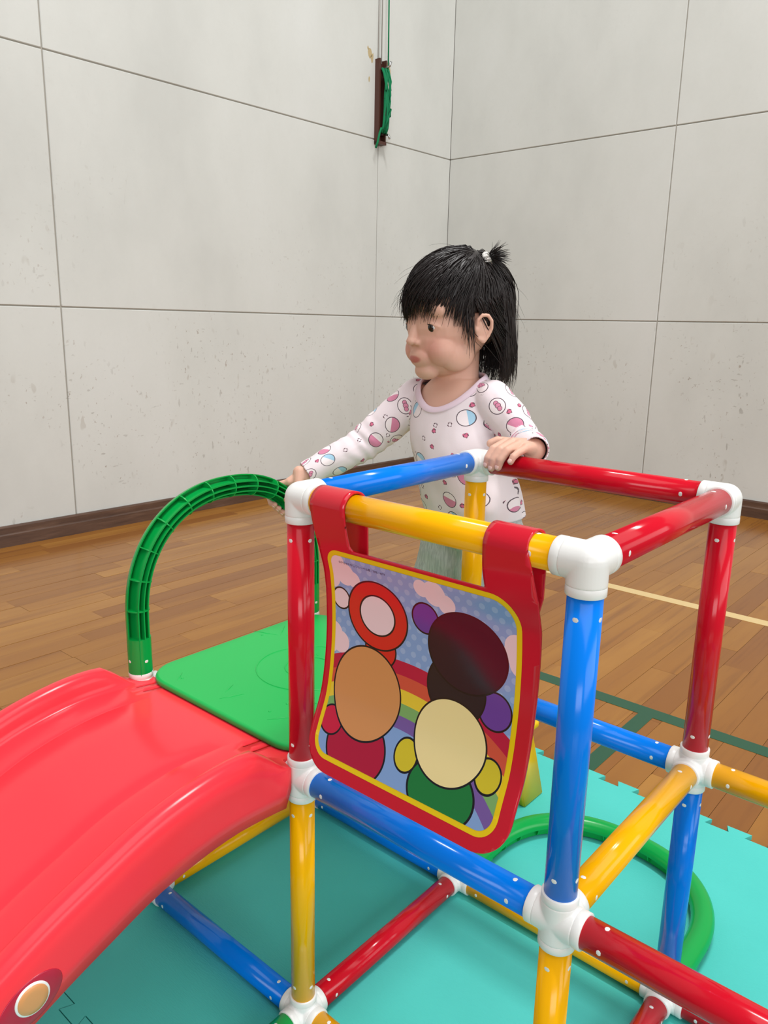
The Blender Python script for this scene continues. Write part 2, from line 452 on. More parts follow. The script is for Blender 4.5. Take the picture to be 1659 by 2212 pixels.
def half_disc(i0, i1):
    rr = []
    for i in (i0, i1):
        p, nr, d = AF[i]
        rr.append([p+Vector((math.cos(t)*AR*.985, 0, 0))+nr*math.sin(t)*AR*.985 for t in [-PI/2+PI*k/14 for k in range(15)]])
    ring_loft(bm, rr)
idx = list(range(len(AP)))
acc = [0]
for i in range(1, len(AP)): acc.append(acc[-1]+(AP[i]-AP[i-1]).length)
def at_len(s):
    for i in range(1, len(AP)):
        if acc[i] >= s:
            t = (s-acc[i-1])/(acc[i]-acc[i-1]); a, b = AF[i-1], AF[i]
            return a[0].lerp(b[0], t), a[1].lerp(b[1], t).normalized(), a[2].lerp(b[2], t).normalized()
tot = acc[-1]; nw = 14
for k in range(nw+1):
    s = .052+(tot-.104)*k/nw
    p, nr, d = at_len(s); rr = []
    for sg in (-.0009, .0009):
        rr.append([p+d*sg+Vector((math.cos(t)*AR*.985, 0, 0))+nr*math.sin(t)*AR*.985 for t in [-PI/2+PI*j/14 for j in range(15)]]+[p+d*sg+Vector((-.0092, 0, 0))+nr*.0118, p+d*sg+Vector((-.0092, 0, 0))-nr*.0118])
    ring_loft(bm, rr)
for a, b in ((0, .052), (tot-.052, tot)):
    rr = []
    for k in range(5):
        p, nr, d = at_len(max(a+(b-a)*k/4, 1e-5)); rr.append([p+Vector((math.cos(t)*AR, 0, 0))+nr*math.sin(t)*AR for t in [2*PI*j/30 for j in range(30)]])
    ring_loft(bm, rr)
bmesh.ops.recalc_face_normals(bm, faces=bm.faces[:])
arch = bm_obj('arch_handrail', bm, M_arch, frame_e, False); arch['label'] = 'green ribbed arch handrail'
arch.data.set_sharp_from_angle(angle=.6)
for p in arch.data.polygons: p.use_smooth = True
arch.data.set_sharp_from_angle(angle=.6)
for (y, sgn) in ((0, 1), (L, -1)):
    for q in range(4):
        s = bpy.data.objects.new('pin', pin_me); COL.objects.link(s); s.parent = arch
        s.location = (-L, y, .404); s.rotation_euler = (0, 0, q*PI/2); s.scale = (1.13, 1, 1)

# the second arch lies flat on the mat, smooth side up, plugged into the far bottom joints
me = arch.data.copy(); me.transform(Matrix(((0, 1, 0, 0), (0, 0, 1, -ZB), (-1, 0, 0, ZB-L), (0, 0, 0, 1)))); me.flip_normals()
arch2 = mesh_obj('arch_handrail', me, M_arch, frame_e, False); arch2['label'] = 'green arch lying flat on the mat'

# ------------------------------------------------------------------ green deck of the left cell
def rounded_poly(x0, y0, x1, y1, r, n=8):
    rs = r if isinstance(r, (list, tuple)) else [r]*4; out = []
    for (cx, cy, a0, q) in ((x0, y0, PI, rs[0]), (x1, y0, 1.5*PI, rs[1]), (x1, y1, 0, rs[2]), (x0, y1, .5*PI, rs[3])):
        ox = cx+(q if cx == x0 else -q); oy = cy+(q if cy == y0 else -q)
        for k in range(n+1):
            t = a0+PI/2*k/n; out.append((ox+q*math.cos(t), oy+q*math.sin(t)))
    return out
deck_z = .3768
bm = bmesh.new()
out = rounded_poly(-L+.005, -.0015, -.005, L+.006, [.048, .045, .045, .045])
rings = []
for z, ins in ((deck_z, .0015), (deck_z+.001, 0), (deck_z+.006, 0), (deck_z+.0082, .0012), (deck_z+.009, .0035)):
    c = Vector((-L/2, L/2)); rings.append([Vector((c.x+(p[0]-c.x)*(1-ins/.16), c.y+(p[1]-c.y)*(1-ins/.16), z)) for p in out])
ring_loft(bm, rings)
deck = empty('deck', 'bright green square deck with rounded corners at the top of the slide', 'platform', (-L/2, L/2, deck_z))
o = bm_obj('board', bm, M_deck, None, False); inv_parent(o, deck)
for p in o.data.polygons: p.use_smooth = len(p.vertices) == 4 and abs(p.normal.z) < .97
# faint raised relief on the board: rings, dots and leaf strokes
bm = bmesh.new(); zt = deck_z+.009
def arcpts(cx, cy, r, a0, a1, n=26): return [(cx+r*math.cos(a0+(a1-a0)*k/n), cy+r*math.sin(a0+(a1-a0)*k/n), zt-.0001) for k in range(n+1)]
tube(bm, arcpts(-.166, .17, .075, 0, 2*PI, 60), .0011, 6); tube(bm, arcpts(-.166, .17, .034, .3, 4.6, 30), .0011, 6)
for k in range(44):
    x = random.uniform(-.31, -.03); y = random.uniform(.02, .3)
    if abs(Vector((x+.166, y-.17)).length-.075) < .02: continue
    if k % 2: ellipsoid(bm, (x, y, zt), (.0020, .0020, .0011), None, 8)
    else:
        a = random.uniform(0, PI); l_ = random.uniform(.01, .022)
        tube(bm, [(x+math.cos(a)*l_*t, y+math.sin(a)*l_*t, zt-.0001) for t in (-1, 0, 1)], [.0003, .0011, .0003], 6)
o = bm_obj('relief', bm, M_deck, None); inv_parent(o, deck)

# ------------------------------------------------------------------ slide
slide = empty('slide', 'glossy coral red toddler slide hooked to the green deck, with a round badge', 'slide', (-L/2, -.5, .2))
sy = [0, -.05, -.10, -.15, -.20, -.25, -.30, -.35, -.40, -.50, -.60, -.70, -.80, -.92, -1.05]
sz = [.3758, .3815, .3835, .3780, .3665, .347, .326, .301, .272, .207, .145, .096, .063, .045, .041]
ysl = [.012, .006, .001, -.006, -.013, -.020, -.028]+[-.028-.0165*k for k in range(1, 61)]
xL, xR = -.3465, .0035; xc = (xL+xR)/2; HWD = (xR-xL)/2
xbed = [0]
slotx = [-.3025, -.2985, -.2855, -.2815, -.0750, -.071, -.0580, -.054]
inner = sorted([-.3045, -.275, -.2612, -.260, -.2588, -.20, -.166, -.12, -.0887, -.0875, -.0863, -.05, -.043, -.036, -.030]+slotx)
rings = []
for y in ysl:
    zb = smooth_interp(-y, [-a for a in sy], sz) if y < 0 else .3758
    k = min(max((-y-.016)/.05, 0), 1); k = k*k*(3-2*k)              # rails rise from the lip
    drop = .012+.036*min(max((-y-.016)/.01, 0), 1)
    rh = .0285*k; lip = 1-min(max((-y-.0165)/.0035, 0), 1); w = HWD-.022*lip; sc_ = 1-.85*lip; co = .0402*sc_+.0002
    right = []
    for (dx, dz) in ((.0400, 0), (.0375, .025), (.0352, .12), (.0335, .32), (.0318, .58), (.0292, .82), (.0248, .96), (.0195, 1.0), (.0130, .985), (.0075, .90), (.0035, .70), (.001, .38), (0, 0)):
        right.append((dx*sc_, dz*rh))
    row = []
    for dx, dz in [(0, -drop), (0, -drop*.6)][::1]: row.append((xc-w+dx, zb+dz))
    for dx, dz in right[::-1]: row.append((xc-w+dx, zb+dz))
    for x in inner:
        if xc-w+co < x < xc+w-co: row.append((x, zb))
        else: row.append((min(max(x, xc-w+co), xc+w-co), zb))
    for dx, dz in right: row.append((xc+w-dx, zb+dz))
    for dx, dz in [(0, -drop*.6), (0, -drop)]: row.append((xc+w-dx, zb+dz))
    # shallow track grooves along the bed
    rr = []
    for (x, z) in row:
        if abs(x+.260) < 1e-5 or abs(x+.0875) < 1e-5: z -= .0008*max(0, min(1, (-y-.045)/.012))
        rr.append(Vector((x, y, max(z, .0135))))
    rings.append(rr)
bm = bmesh.new(); V = [[bm.verts.new(p) for p in r] for r in rings]
for i in range(len(V)-1):
    for j in range(len(V[0])-1):
        xa, xb = rings[i][j].x, rings[i][j+1].x; ya = rings[i][0].y
        if -.03 < rings[i+1][0].y and rings[i][0].y <= .0065 and rings[i+1][0].y >= -.0285:
            if any(abs(xa-slotx[q]) < 1e-6 and abs(xb-slotx[q+1]) < 1e-6 for q in (0, 2, 4, 6)): continue
        try: bm.faces.new((V[i][j], V[i+1][j], V[i+1][j+1], V[i][j+1]))
        except ValueError: pass
bmesh.ops.remove_doubles(bm, verts=bm.verts[:], dist=1e-6)
bmesh.ops.dissolve_degenerate(bm, edges=bm.edges[:], dist=1e-6)
bmesh.ops.recalc_face_normals(bm, faces=bm.faces[:])
if sum(f.normal.z for f in bm.faces) < 0: bmesh.ops.reverse_faces(bm, faces=bm.faces[:])
o = bm_obj('chute', bm, M_slide)
so = o.modifiers.new('s', 'SOLIDIFY'); so.thickness = .0032; so.offset = -1
me = baked(o); bpy.data.objects.remove(o); chute = mesh_obj('chute', me, M_slide); inv_parent(chute, slide)
# round badge on the outer side wall
def disc_x(cy, cz, ry, rz, x0, x1, ang=0, n=40, dome=0):
    bm = bmesh.new(); rr = []
    for x, s in ((x0, 1), (x1-.0006, 1), (x1, .97), (x1+dome, .6), (x1+dome*1.2, .05)):
        rr.append([(x, cy+s*(ry*math.cos(t)*math.cos(ang)-rz*math.sin(t)*math.sin(ang)), cz+s*(ry*math.cos(t)*math.sin(ang)+rz*math.sin(t)*math.cos(ang))) for t in [2*PI*k/n for k in range(n)]])
    ring_loft(bm, [[Vector(p) for p in r] for r in rr]); bmesh.ops.recalc_face_normals(bm, faces=bm.faces[:]); return bm
M_badge = mat('dark_red_badge', '#b01536', .3); M_tan = mat('tan_print', '#d9955c', .25)
for nm, rr, x1, m, dm in (('badge_base', (.031, .0205), .0043, M_badge, .0001), ('badge_rim', (.0155, .0155), .0056, M_white, .0002), ('badge_face', (.0136, .0136), .0066, M_tan, .0006)):
    cy, cz = (-.327, .291) if nm == 'badge_base' else (-.3255, .294)
    o = bm_obj(nm, disc_x(cy, cz, rr[0], rr[1], .0005, x1, .42, 40, dm), m); inv_parent(o, slide)

# ------------------------------------------------------------------ hanging picture panel
panel = empty('picture_panel', 'red framed picture panel with yellow border hanging by two straps from the yellow bar', 'panel', (.17, 0, .69))
pz = [.400, .415, .43, .453, .485, .53, .575, .618, .645, .67]; py = [-.042, -.036, -.030, -.021, -.0085, -.0015, .0, -.0035, -.0105, -.0155]
BZ = ZB+2*L; WR = PR+.0022                                          # bar axis height, radius of the wrap
def panel_pt(x, s, off=0.0):
    """s = height up to the bar, beyond it the length along the wrap and down the back"""
    if s < BZ:
        y = smooth_interp(s, pz+[BZ], py+[-WR]); e = .002
        dy = (smooth_interp(s+e, pz+[BZ], py+[-WR])-smooth_interp(s-e, pz+[BZ], py+[-WR]))/(2*e)
        n = Vector((0, -1, dy)).normalized()
        return Vector((x, y, s))+n*off
    a = (s-BZ)/WR
    if a <= PI:
        n = Vector((0, -math.cos(a), math.sin(a))); return Vector((x, 0, BZ))+n*(WR+off)
    d = s-BZ-PI*WR
    return Vector((x, WR+off+d*.10, BZ-d))
def sheet(outline, holes, off, thick, name, m, parent, step=.003, smax=None, uv=None):
    cu = bpy.data.curves.new('tmp', 'CURVE'); cu.dimensions = '2D'; cu.fill_mode = 'BOTH'
    for pl in [outline]+holes:
        sp = cu.splines.new('POLY'); sp.points.add(len(pl)-1); sp.use_cyclic_u = True
        for q, (x, z) in zip(sp.points, pl): q.co = (x, z, 0, 1)
    ob = bpy.data.objects.new('tmp', cu); COL.objects.link(ob); me = baked(ob); bpy.data.objects.remove(ob); bpy.data.curves.remove(cu)
    bm = bmesh.new(); bm.from_mesh(me); bpy.data.meshes.remove(me)
    bmesh.ops.remove_doubles(bm, verts=bm.verts[:], dist=1e-6)
    ys = [v.co.y for v in bm.verts]; y = min(ys)+step
    while y < max(ys):
        bmesh.ops.bisect_plane(bm, geom=bm.verts[:]+bm.edges[:]+bm.faces[:], plane_co=(0, y, 0), plane_no=(0, 1, 0)); y += step
    xs_ = [v.co.x for v in bm.verts]; x = min(xs_)+.006
    while x < max(xs_):
        bmesh.ops.bisect_plane(bm, geom=bm.verts[:]+bm.edges[:]+bm.faces[:], plane_co=(x, 0, 0), plane_no=(1, 0, 0)); x += .006
    uvl = bm.loops.layers.uv.verify()
    for f in bm.faces:
        for l in f.loops:
            x, z = l.vert.co.x, l.vert.co.y
            l[uvl].uv = ((x-uv[0])/(uv[2]-uv[0]), (z-uv[1])/(uv[3]-uv[1])) if uv else (x, z)
    for v in bm.verts: v.co = panel_pt(v.co.x, v.co.y, off)
    bm.normal_update()
    if sum(f.normal.y for f in bm.faces if f.calc_center_median().z < .6) > 0: bmesh.ops.reverse_faces(bm, faces=bm.faces[:])
    o = bm_obj(name, bm, m)
    if thick:
        s = o.modifiers.new('s', 'SOLIDIFY'); s.thickness = thick; s.offset = 0
        me = baked(o); bpy.data.objects.remove(o); o = mesh_obj(name, me, m)
    for p in o.data.polygons: p.use_smooth = True
    inv_parent(o, parent)
    return o
def arc2(cx, cy, r, a0, a1, n=10): return [(cx+r*math.cos(a0+(a1-a0)*k/n), cy+r*math.sin(a0+(a1-a0)*k/n)) for k in range(n+1)]
top = BZ+PI*WR
PO = arc2(.041+.034, .411+.034, .034, PI, 1.5*PI)+arc2(.293-.034, .411+.034, .034, 1.5*PI, 2*PI)
PO += [(.2955, .56), (.2975, .62), (.2965, .65), (.292, .675), (.2865, .693), (.2855, BZ+.01), (.2855, top+.01), (.283, top+.05), (.270, top+.098), (.262, top+.10)]
PO += [(.252, top+.06), (.2435, top+.01), (.2435, .70), (.2435, .668), (.2445, .655)]+arc2(.2415, .6535, .0032, 0, -PI/2, 4)
PO += arc2(.0905, .6575, .0072, -PI/2, -PI*.93, 5)+[(.0815, .675), (.080, BZ), (.080, top+.01), (.077, top+.06), (.066, top+.10), (.058, top+.098), (.040, top+.05), (.0325, top+.01), (.0325, BZ), (.0335, .685), (.037, .665), (.040, .645), (.041, .60)]
sheet(PO, [], 0, .0024, 'panel_sheet', M_panelred, panel)
X0, Z0, X1, Z1 = .0495, .4235, .2795, .6475
PRR = [.021, .021, .030, .016]
border = rounded_poly(X0, Z0, X1, Z1, PRR, 10)
M_ybord = mat('yellow_print', '#f0cb12', .14)
sheet(border, [], .0014, 0, 'printed_border', M_ybord, panel)
def picture_material():
    m = mat('picture_print', '#86a5d6', .12, .5, .3); g = NT(m)
    uvn = g.node('ShaderNodeUVMap'); pass
    sp = g.node('ShaderNodeSeparateXYZ'); g.link(uvn.outputs[0], sp.inputs[0]); U, V = sp.outputs[0], sp.outputs[1]
    def dist(cx, cy, sx=1, sy=1):
        a = g.math('DIVIDE', g.math('SUBTRACT', U, cx), sx); b = g.math('DIVIDE', g.math('SUBTRACT', V, cy), sy)
        return g.math('SQRT', g.math('ADD', g.math('MULTIPLY', a, a), g.math('MULTIPLY', b, b)))
    def inside(d, r): return g.math('LESS_THAN', d, r)
    def uv(x, z): return x-.0, z
    col = g.mix(0.0, lin('#86a5d6'), lin('#86a5d6'))
    # pale polka dots
    fx = g.math('SUBTRACT', g.math('FRACT', g.math('MULTIPLY', U, 95.0)), .5); row = g.math('FLOOR', g.math('MULTIPLY', V, 110.0))
    fx = g.math('SUBTRACT', g.math('FRACT', g.math('ADD', g.math('MULTIPLY', U, 75.0), g.math('MULTIPLY', row, .5))), .5)
    fy = g.math('SUBTRACT', g.math('FRACT', g.math('MULTIPLY', V, 110.0)), .5)
    dd = g.math('SQRT', g.math('ADD', g.math('MULTIPLY', fx, fx), g.math('MULTIPLY', g.math('MULTIPLY', fy, fy), .5)))
    col = g.mix(g.math('MULTIPLY', inside(dd, .24), .42), col, lin('#b9cbe8'))
    # rainbow arcs
    d = dist(.149, .305)
    for r, c in ((.243, '#c01640'), (.2285, '#d8553f'), (.2145, '#eecb3c'), (.2005, '#7fae68'), (.188, '#7a5aa0'), (.175, '#86a5d6')):
        col = g.mix(inside(d, r), col, lin(c))
    # clouds
    for cx, cy, r in ((.058, .633, .016), (.072, .623, .013), (.052, .616, .012), (.083, .619, .009), (.052, .553, .013), (.063, .545, .012), (.049, .541, .011),
                      (.172, .632, .009), (.187, .630, .013), (.200, .622, .010), (.275, .600, .013), (.281, .586, .014), (.267, .592, .008)):
        col = g.mix(inside(dist(cx, cy), r), col, lin('#f4d3da'))
    # plain coloured shapes, dark outlined, at the places of the printed figures
    K = '#17131a'
    def blob(cx, cy, rx, ry, c, o=.0018):
        nonlocal col
        d = dist(cx, cy, rx, ry); col = g.mix(inside(d, 1.0), col, lin(K)); col = g.mix(inside(d, 1-o/min(rx, ry)), col, lin(c))
    blob(.064, .594, .0125, .0125, '#f6d6dc')
    blob(.118, .552, .021, .020, '#d92a22')
    blob(.113, .587, .040, .037, '#de2b24')
    blob(.113, .587, .024, .022, '#f6d6dc')
    blob(.174, .601, .0165, .0165, '#6c3f9c')
    blob(.256, .533, .0185, .019, '#6c3f9c')
    blob(.212, .540, .034, .034, '#221c26')
    blob(.222, .579, .045, .040, '#2a1626')
    blob(.106, .446, .040, .034, '#b5143a')
    blob(.066, .462, .016, .015, '#d01b40')
    blob(.104, .502, .046, .049, '#d8935a')
    blob(.215, .443, .039, .030, '#1d7a3a')
    blob(.168, .461, .0145, .0165, '#d9c32a')
    blob(.259, .474, .0145, .0165, '#d9c32a')
    blob(.212, .489, .042, .041, '#f7e0a0')
    g.link(col, g.b.inputs['Base Color'])
    return m
bi = .0052
pic = rounded_poly(X0+bi, Z0+bi, X1-bi, Z1-bi, [q-bi for q in PRR], 10)
sheet(pic, [], .0017, 0, 'printed_picture', picture_material(), panel)
# the line of small print along the top edge of the picture
cu = bpy.data.curves.new('small_print', 'FONT'); cu.body = '©やなせたかし/フレーベル館・TMS・NTV'; cu.size = .0052
to = bpy.data.objects.new('tmp', cu); COL.objects.link(to); me = baked(to); bpy.data.objects.remove(to)
xs = [v.co.x for v in me.vertices]; sc = .062/(max(xs)-min(xs))
for v in me.vertices: v.co = panel_pt(.0665+(v.co.x-min(xs))*sc, .6345+v.co.y*sc*1.0, .0019)
o = mesh_obj('small_print', me, mat('dark_print', '#3a2226', .3), None, False); inv_parent(o, panel)

# ------------------------------------------------------------------ yellow step stool behind the panel
stool = empty('step_stool', 'yellow step stool the child stands on, half hidden behind the picture panel', 'stool', (-.17, .52, .012))
bm = bevel_box((-.305, .405, .150), (-.035, .635, .166), .006, 3); o = bm_obj('step_top', bm, M_stool, None); inv_parent(o, stool)
for sx in (-1, 1):
    for sy2 in (-1, 1):
        bm = bmesh.new(); xt = -.17+sx*.115; xb = -.17+sx*.135; yt = .52+sy2*.075; yb = .52+sy2*.098
        rings = []
        for z, x, y in ((.0098, xb, yb), (.152, xt, yt)):
            w, d = .033, .008
            rings.append([Vector((x-d, y-w, z)), Vector((x+d, y-w, z)), Vector((x+d, y+w, z)), Vector((x-d, y+w, z))])
        ring_loft(bm, rings); bmesh.ops.recalc_face_normals(bm, faces=bm.faces[:]); bmesh.ops.bevel(bm, geom=bm.edges[:], offset=.002, segments=2, affect='EDGES')
        o = bm_obj('leg', bm, M_stool, None); inv_parent(o, stool)

# ------------------------------------------------------------------ rope cleat on the left wall
M_brown = mat('brown_cleat_wood', '#4d2a20', .45); M_rope = mat('green_cord', '#16794e', .8, .2); M_steel = mat('steel_hook', '#c8c8c8', .25, .5, 0, 1)
M_wire = mat('grey_wire', '#b6b2ae', .6)
def onwall(s, d, z): return FL @ Vector((s, d, z))
sC = .632
cleat = empty('rope_cleat', 'narrow brown rope cleat with steel hooks on the pale left wall', 'cleat', onwall(sC, 0, 1.80))
bm = bmesh.new()
for lo, hi in (((sC+.020, 0, 1.80), (sC+.030, .032, 2.205)), ((sC-.030, 0, 1.80), (sC-.022, .030, 2.205)), ((sC-.030, 0, 1.797), (sC+.030, .034, 1.812)), ((sC-.022, 0, 1.80), (sC+.020, .004, 2.205))):
    box(bm, lo, hi, FL)
bmesh.ops.recalc_face_normals(bm, faces=bm.faces[:]); o = bm_obj('channel', bm, M_brown, None, False); inv_parent(o, cleat)
for z, sg in ((2.165, 1), (1.848, -1)):
    bm = bmesh.new(); tube(bm, [onwall(sC-.012, .002, z), onwall(sC-.014, .04, z), onwall(sC-.016, .062, z+.006*sg), onwall(sC-.017, .068, z+.026*sg)], .006, 10)
    o = bm_obj('hook', bm, M_steel, None); inv_parent(o, cleat)
bm = bmesh.new()
for k in range(9):
    ds = -.024+.005*k; bulge = .012*math.sin(k*1.7)
    pts = []
    for t in range(13):
        u = t/12; z = 1.852+(2.158-1.852)*u
        pts.append(onwall(sC+ds+.004*math.sin(u*5+k), .034+.022*math.sin(PI*u)**.5+.004*(k % 3)+.003*math.sin(3*u*PI+k), z))
    tube(bm, pts, .0058, 8)
tube(bm, [onwall(sC+.012, .052, 1.862), onwall(sC-.002, .070, 1.92), onwall(sC-.022, .068, 1.965), onwall(sC-.026, .060, 1.93), onwall(sC-.006, .066, 1.99), onwall(sC+.014, .058, 2.02)], .0058, 8)
tube(bm, [onwall(sC-.012, .054, 2.155), onwall(sC-.030, .058, 2.10), onwall(sC-.026, .060, 2.06), onwall(sC-.010, .058, 2.03)], .0058, 8)
tube(bm, [onwall(sC+.010, .045, 1.87), onwall(sC+.030, .05, 1.868), onwall(sC+.036, .045, 1.845), onwall(sC+.045, .04, 1.80), onwall(sC+.052, .034, 1.772)], .0058, 8)
tube(bm, [onwall(sC-.016, .05, 2.15), onwall(sC-.020, .045, 2.35), onwall(sC-.030, .03, 2.9), onwall(sC-.04, .02, 3.89)], .0038, 8)
rope = bm_obj('rope', bm, M_rope); tag(rope, 'green cord wound on the brown wall cleat and rising up the wall', 'rope')
for s in (sC+.014, sC-.012):
    bm = bmesh.new(); cyl(bm, onwall(s, .006, 2.19), onwall(s-.004, .006, 3.89), .0022, 8); o = bm_obj('guide_wire', bm, M_wire, None); inv_parent(o, cleat)
M_chip = mat('bare_patch', '#b9a67e', .8)
for (ds, z, r) in ((.070, 2.225, .022), (.055, 2.205, .017), (.085, 2.245, .008), (-.070, 2.165, .023), (-.060, 2.20, .014), (-.066, 2.10, .010), (-.075, 2.03, .016), (-.055, 2.04, .010), (.075, 2.10, .009)):
    bm = bmesh.new(); n = 9; rr = [r*random.uniform(.6, 1.3) for _ in range(n)]
    ring_loft(bm, [[onwall(sC+ds+rr[k]*math.cos(2*PI*k/n)*.8, d, z+rr[k]*math.sin(2*PI*k/n)*1.3) for k in range(n)] for d in (-.001, .0006)])
    bmesh.ops.recalc_face_normals(bm, faces=bm.faces[:]); bm_obj('bare_patch', bm, M_chip, wall_left, False)

# ------------------------------------------------------------------ the child
child = empty('person', 'toddler with black hair and tiny topknot in pink printed shirt, holding the climbing frame', 'person', (-.12, .475, .166))
M_skin = mat('skin', '#e3b39b', .5, .35, 0, 0, .12)
_g = NT(M_skin); _a = _g.node('ShaderNodeVertexColor'); _a.layer_name = 'tint'; _sp = _g.node('ShaderNodeSeparateColor'); _g.link(_a.outputs[0], _sp.inputs[0])
_c = _g.mix(_sp.outputs[0], lin('#dfb09a'), lin('#d98d80')); _c = _g.mix(_sp.outputs[1], _c, lin('#c4746a')); _g.link(_c, _g.b.inputs['Base Color'])
M_nail = mat('nail', '#ecc4b8', .3); M_eyew = mat('eye_white', '#e9e4df', .15); M_iris = mat('iris', '#1c110c', .08, .6)
M_hair = mat('black_hair', '#1c1615', .5, .4); M_hair2 = mat('black_hair_strands', '#221a18', .42, .5)
H = Vector((-.143, .455, .892))
fd = Vector((-.300*.995, -.954*.995, -.10)).normalized(); ld = Vector((.954, -.300, 0)).normalized(); ud = fd.cross(ld).normalized()
MH = Matrix((fd, ld, ud)).transposed()
def hp(f, l, u): return H+fd*f+ld*l+ud*u
def hl(p): d = p-H; return d.dot(fd), d.dot(ld), d.dot(ud)
AXP = Vector((0, L, ZB+2*L))
bm = bmesh.new()
E3 = lambda c, r, M=MH, s=28: ellipsoid(bm, hp(*c), r, M, s)
E3((-.010, 0, .012), (.078, .065, .072)); E3((.016, 0, -.038), (.056, .055, .060)); E3((.006, 0, -.02), (.066, .062, .06))
for s in (-1, 1):
    E3((.040, s*.030, -.054), (.025, .024, .024)); E3((.020, s*.037, -.062), (.030, .020, .026))
    E3((.050, s*.025, .006), (.013, .026, .016))
E3((.050, 0, -.084), (.019, .021, .015)); E3((.058, 0, -.062), (.018, .024, .018))
capsule(bm, hp(.066, 0, -.010), hp(.0765, 0, -.036), .006, .0068); E3((.0775, 0, -.0375), (.0076, .0082, .0066), MH, 16)
for s in (-1, 1): E3((.0715, s*.008, -.0400), (.0065, .0058, .0048), MH, 14)
chain(bm, [(hp(.062, -.014, -.0640), .0032), (hp(.0695, -.005, -.0615), .0042), (hp(.0695, .005, -.0615), .0042), (hp(.062, .014, -.0640), .0032)], 10)
chain(bm, [(hp(.061, -.012, -.0665), .0032), (hp(.0675, -.004, -.0688), .0045), (hp(.0675, .004, -.0688), .0045), (hp(.061, .012, -.0665), .0032)], 10)
EYES = [hp(.0532, s*.0285, -.018) for s in (-1, 1)]
for s in (-1, 1):                                                    # lids
    up = []; lo = []
    for k in range(7):
        t = -1+2*k/6; l = s*.0285+t*.0125; fr = .0635-.006*t*t-.0035*(t*s+1)*.5
        up.append((hp(fr, l, -.0178+.0052*(1-t*t)), .0032)); lo.append((hp(fr-.001, l, -.0188-.0040*(1-t*t)), .0029))
    chain(bm, up, 8); chain(bm, lo, 8)
for s in (-1, 1):                                                    # ears: back plate, rim, lobe, inner ridge
    q = lambda a, b, o: hp(-.004+a-.25*o*0, s*(.0655+o), -.024+b)
    E3((-.003, s*.0675, -.024), (.012, .0045, .019), MH, 18)
    rim = [q(.0095, .002, .004), q(.0085, .012, .006), q(.002, .0185, .0085), q(-.007, .0175, .0105), q(-.0125, .009, .012), q(-.0125, -.002, .011), q(-.008, -.012, .008), q(-.001, -.019, .005), q(.006, -.016, .004)]
    chain(bm, [(p, r) for p, r in zip(rim, (.0022, .0026, .003, .003, .003, .003, .0032, .0045, .003))], 8)
    chain(bm, [(q(-.004, .010, .006), .0018), (q(-.0075, .001, .0065), .002), (q(-.003, -.009, .005), .002)], 8)
    E3((.006, s*.069, -.026), (.004, .0035, .005), MH, 12)
capsule(bm, hp(-.014, 0, -.06), (-.139, .471, .765), .031, .035, 24)
TS_ = [(.555, -.092, .474, .074, .060), (.60, -.095, .468, .074, .062), (.65, -.112, .462, .070, .058), (.70, -.134, .461, .066, .051), (.74, -.141, .465, .063, .046), (.770, -.141, .469, .056, .040), (.790, -.139, .472, .038, .032)]
def torso(bm, infl, zlo=None, n=48, cap=True, secs=TS_, steps=26):
    zs = [a[0] for a in secs]; rr = []
    z0 = zs[0] if zlo is None else zlo
    for k in range(steps+1):
        z = z0+(zs[-1]-z0)*k/steps
        cx, cy, rx, ry = (smooth_interp(z, zs, [a[i] for a in secs]) for i in (1, 2, 3, 4))
        rr.append([Vector((cx+(rx+infl)*math.copysign(abs(math.cos(t))**.9, math.cos(t)), cy+(ry+infl)*math.copysign(abs(math.sin(t))**.9, math.sin(t)), z)) for t in [2*PI*j/n for j in range(n)]])
    ring_loft(bm, rr, cap)
torso(bm, 0)
# arms
SL, EL, WL = Vector((-.070, .470, .760)), Vector((-.017, .486, .694)), Vector((.062, .376, .7085))
SR, ER, WR_ = Vector((-.214, .465, .752)), Vector((-.273, .402, .676)), Vector((-.3255, .312, .626))
chain(bm, [(SL, .027), (EL, .0225), (WL, .0165)], 18); chain(bm, [(SR, .027), (ER, .0225), (WR_, .0165)], 18)
# left hand over the red bar: four fingers to the front, thumb behind
FING = [([(.0345, .3475, .7185), (.0325, .3215, .7120), (.0300, .3130, .7000), (.0290, .3120, .6910)], .0056), ([(.0455, .3480, .7195), (.0435, .3205, .7120), (.0395, .3120, .6990), (.0375, .3110, .6880)], .0058),
        ([(.0560, .3480, .7180), (.0540, .3210, .7120), (.0500, .3125, .7000), (.0475, .3115, .6900)], .0056), ([(.0670, .3470, .7140), (.0690, .3240, .7110), (.0670, .3155, .7060), (.0655, .3125, .6995)], .0049)]
tips = []
for pts, r in FING:
    pts = [Vector(p) for p in pts]
    chain(bm, [(pts[0], r*1.12), (pts[1], r*1.06), (pts[2], r), (pts[3], r*.88)], 12)
    capsule(bm, WL+Vector((0, .0, .002)), pts[0], .0135, .0072, 14); tips.append((pts[2], pts[3], r))
capsule(bm, (.050, .358, .7135), (.061, .362, .7120), .0105, .0105, 14)
chain(bm, [(Vector((.054, .368, .712)), .0095), (Vector((.028, .362, .716)), .0078), (Vector((.016, .356, .7175)), .0068), (Vector((.0095, .350, .7140)), .0062)], 12)
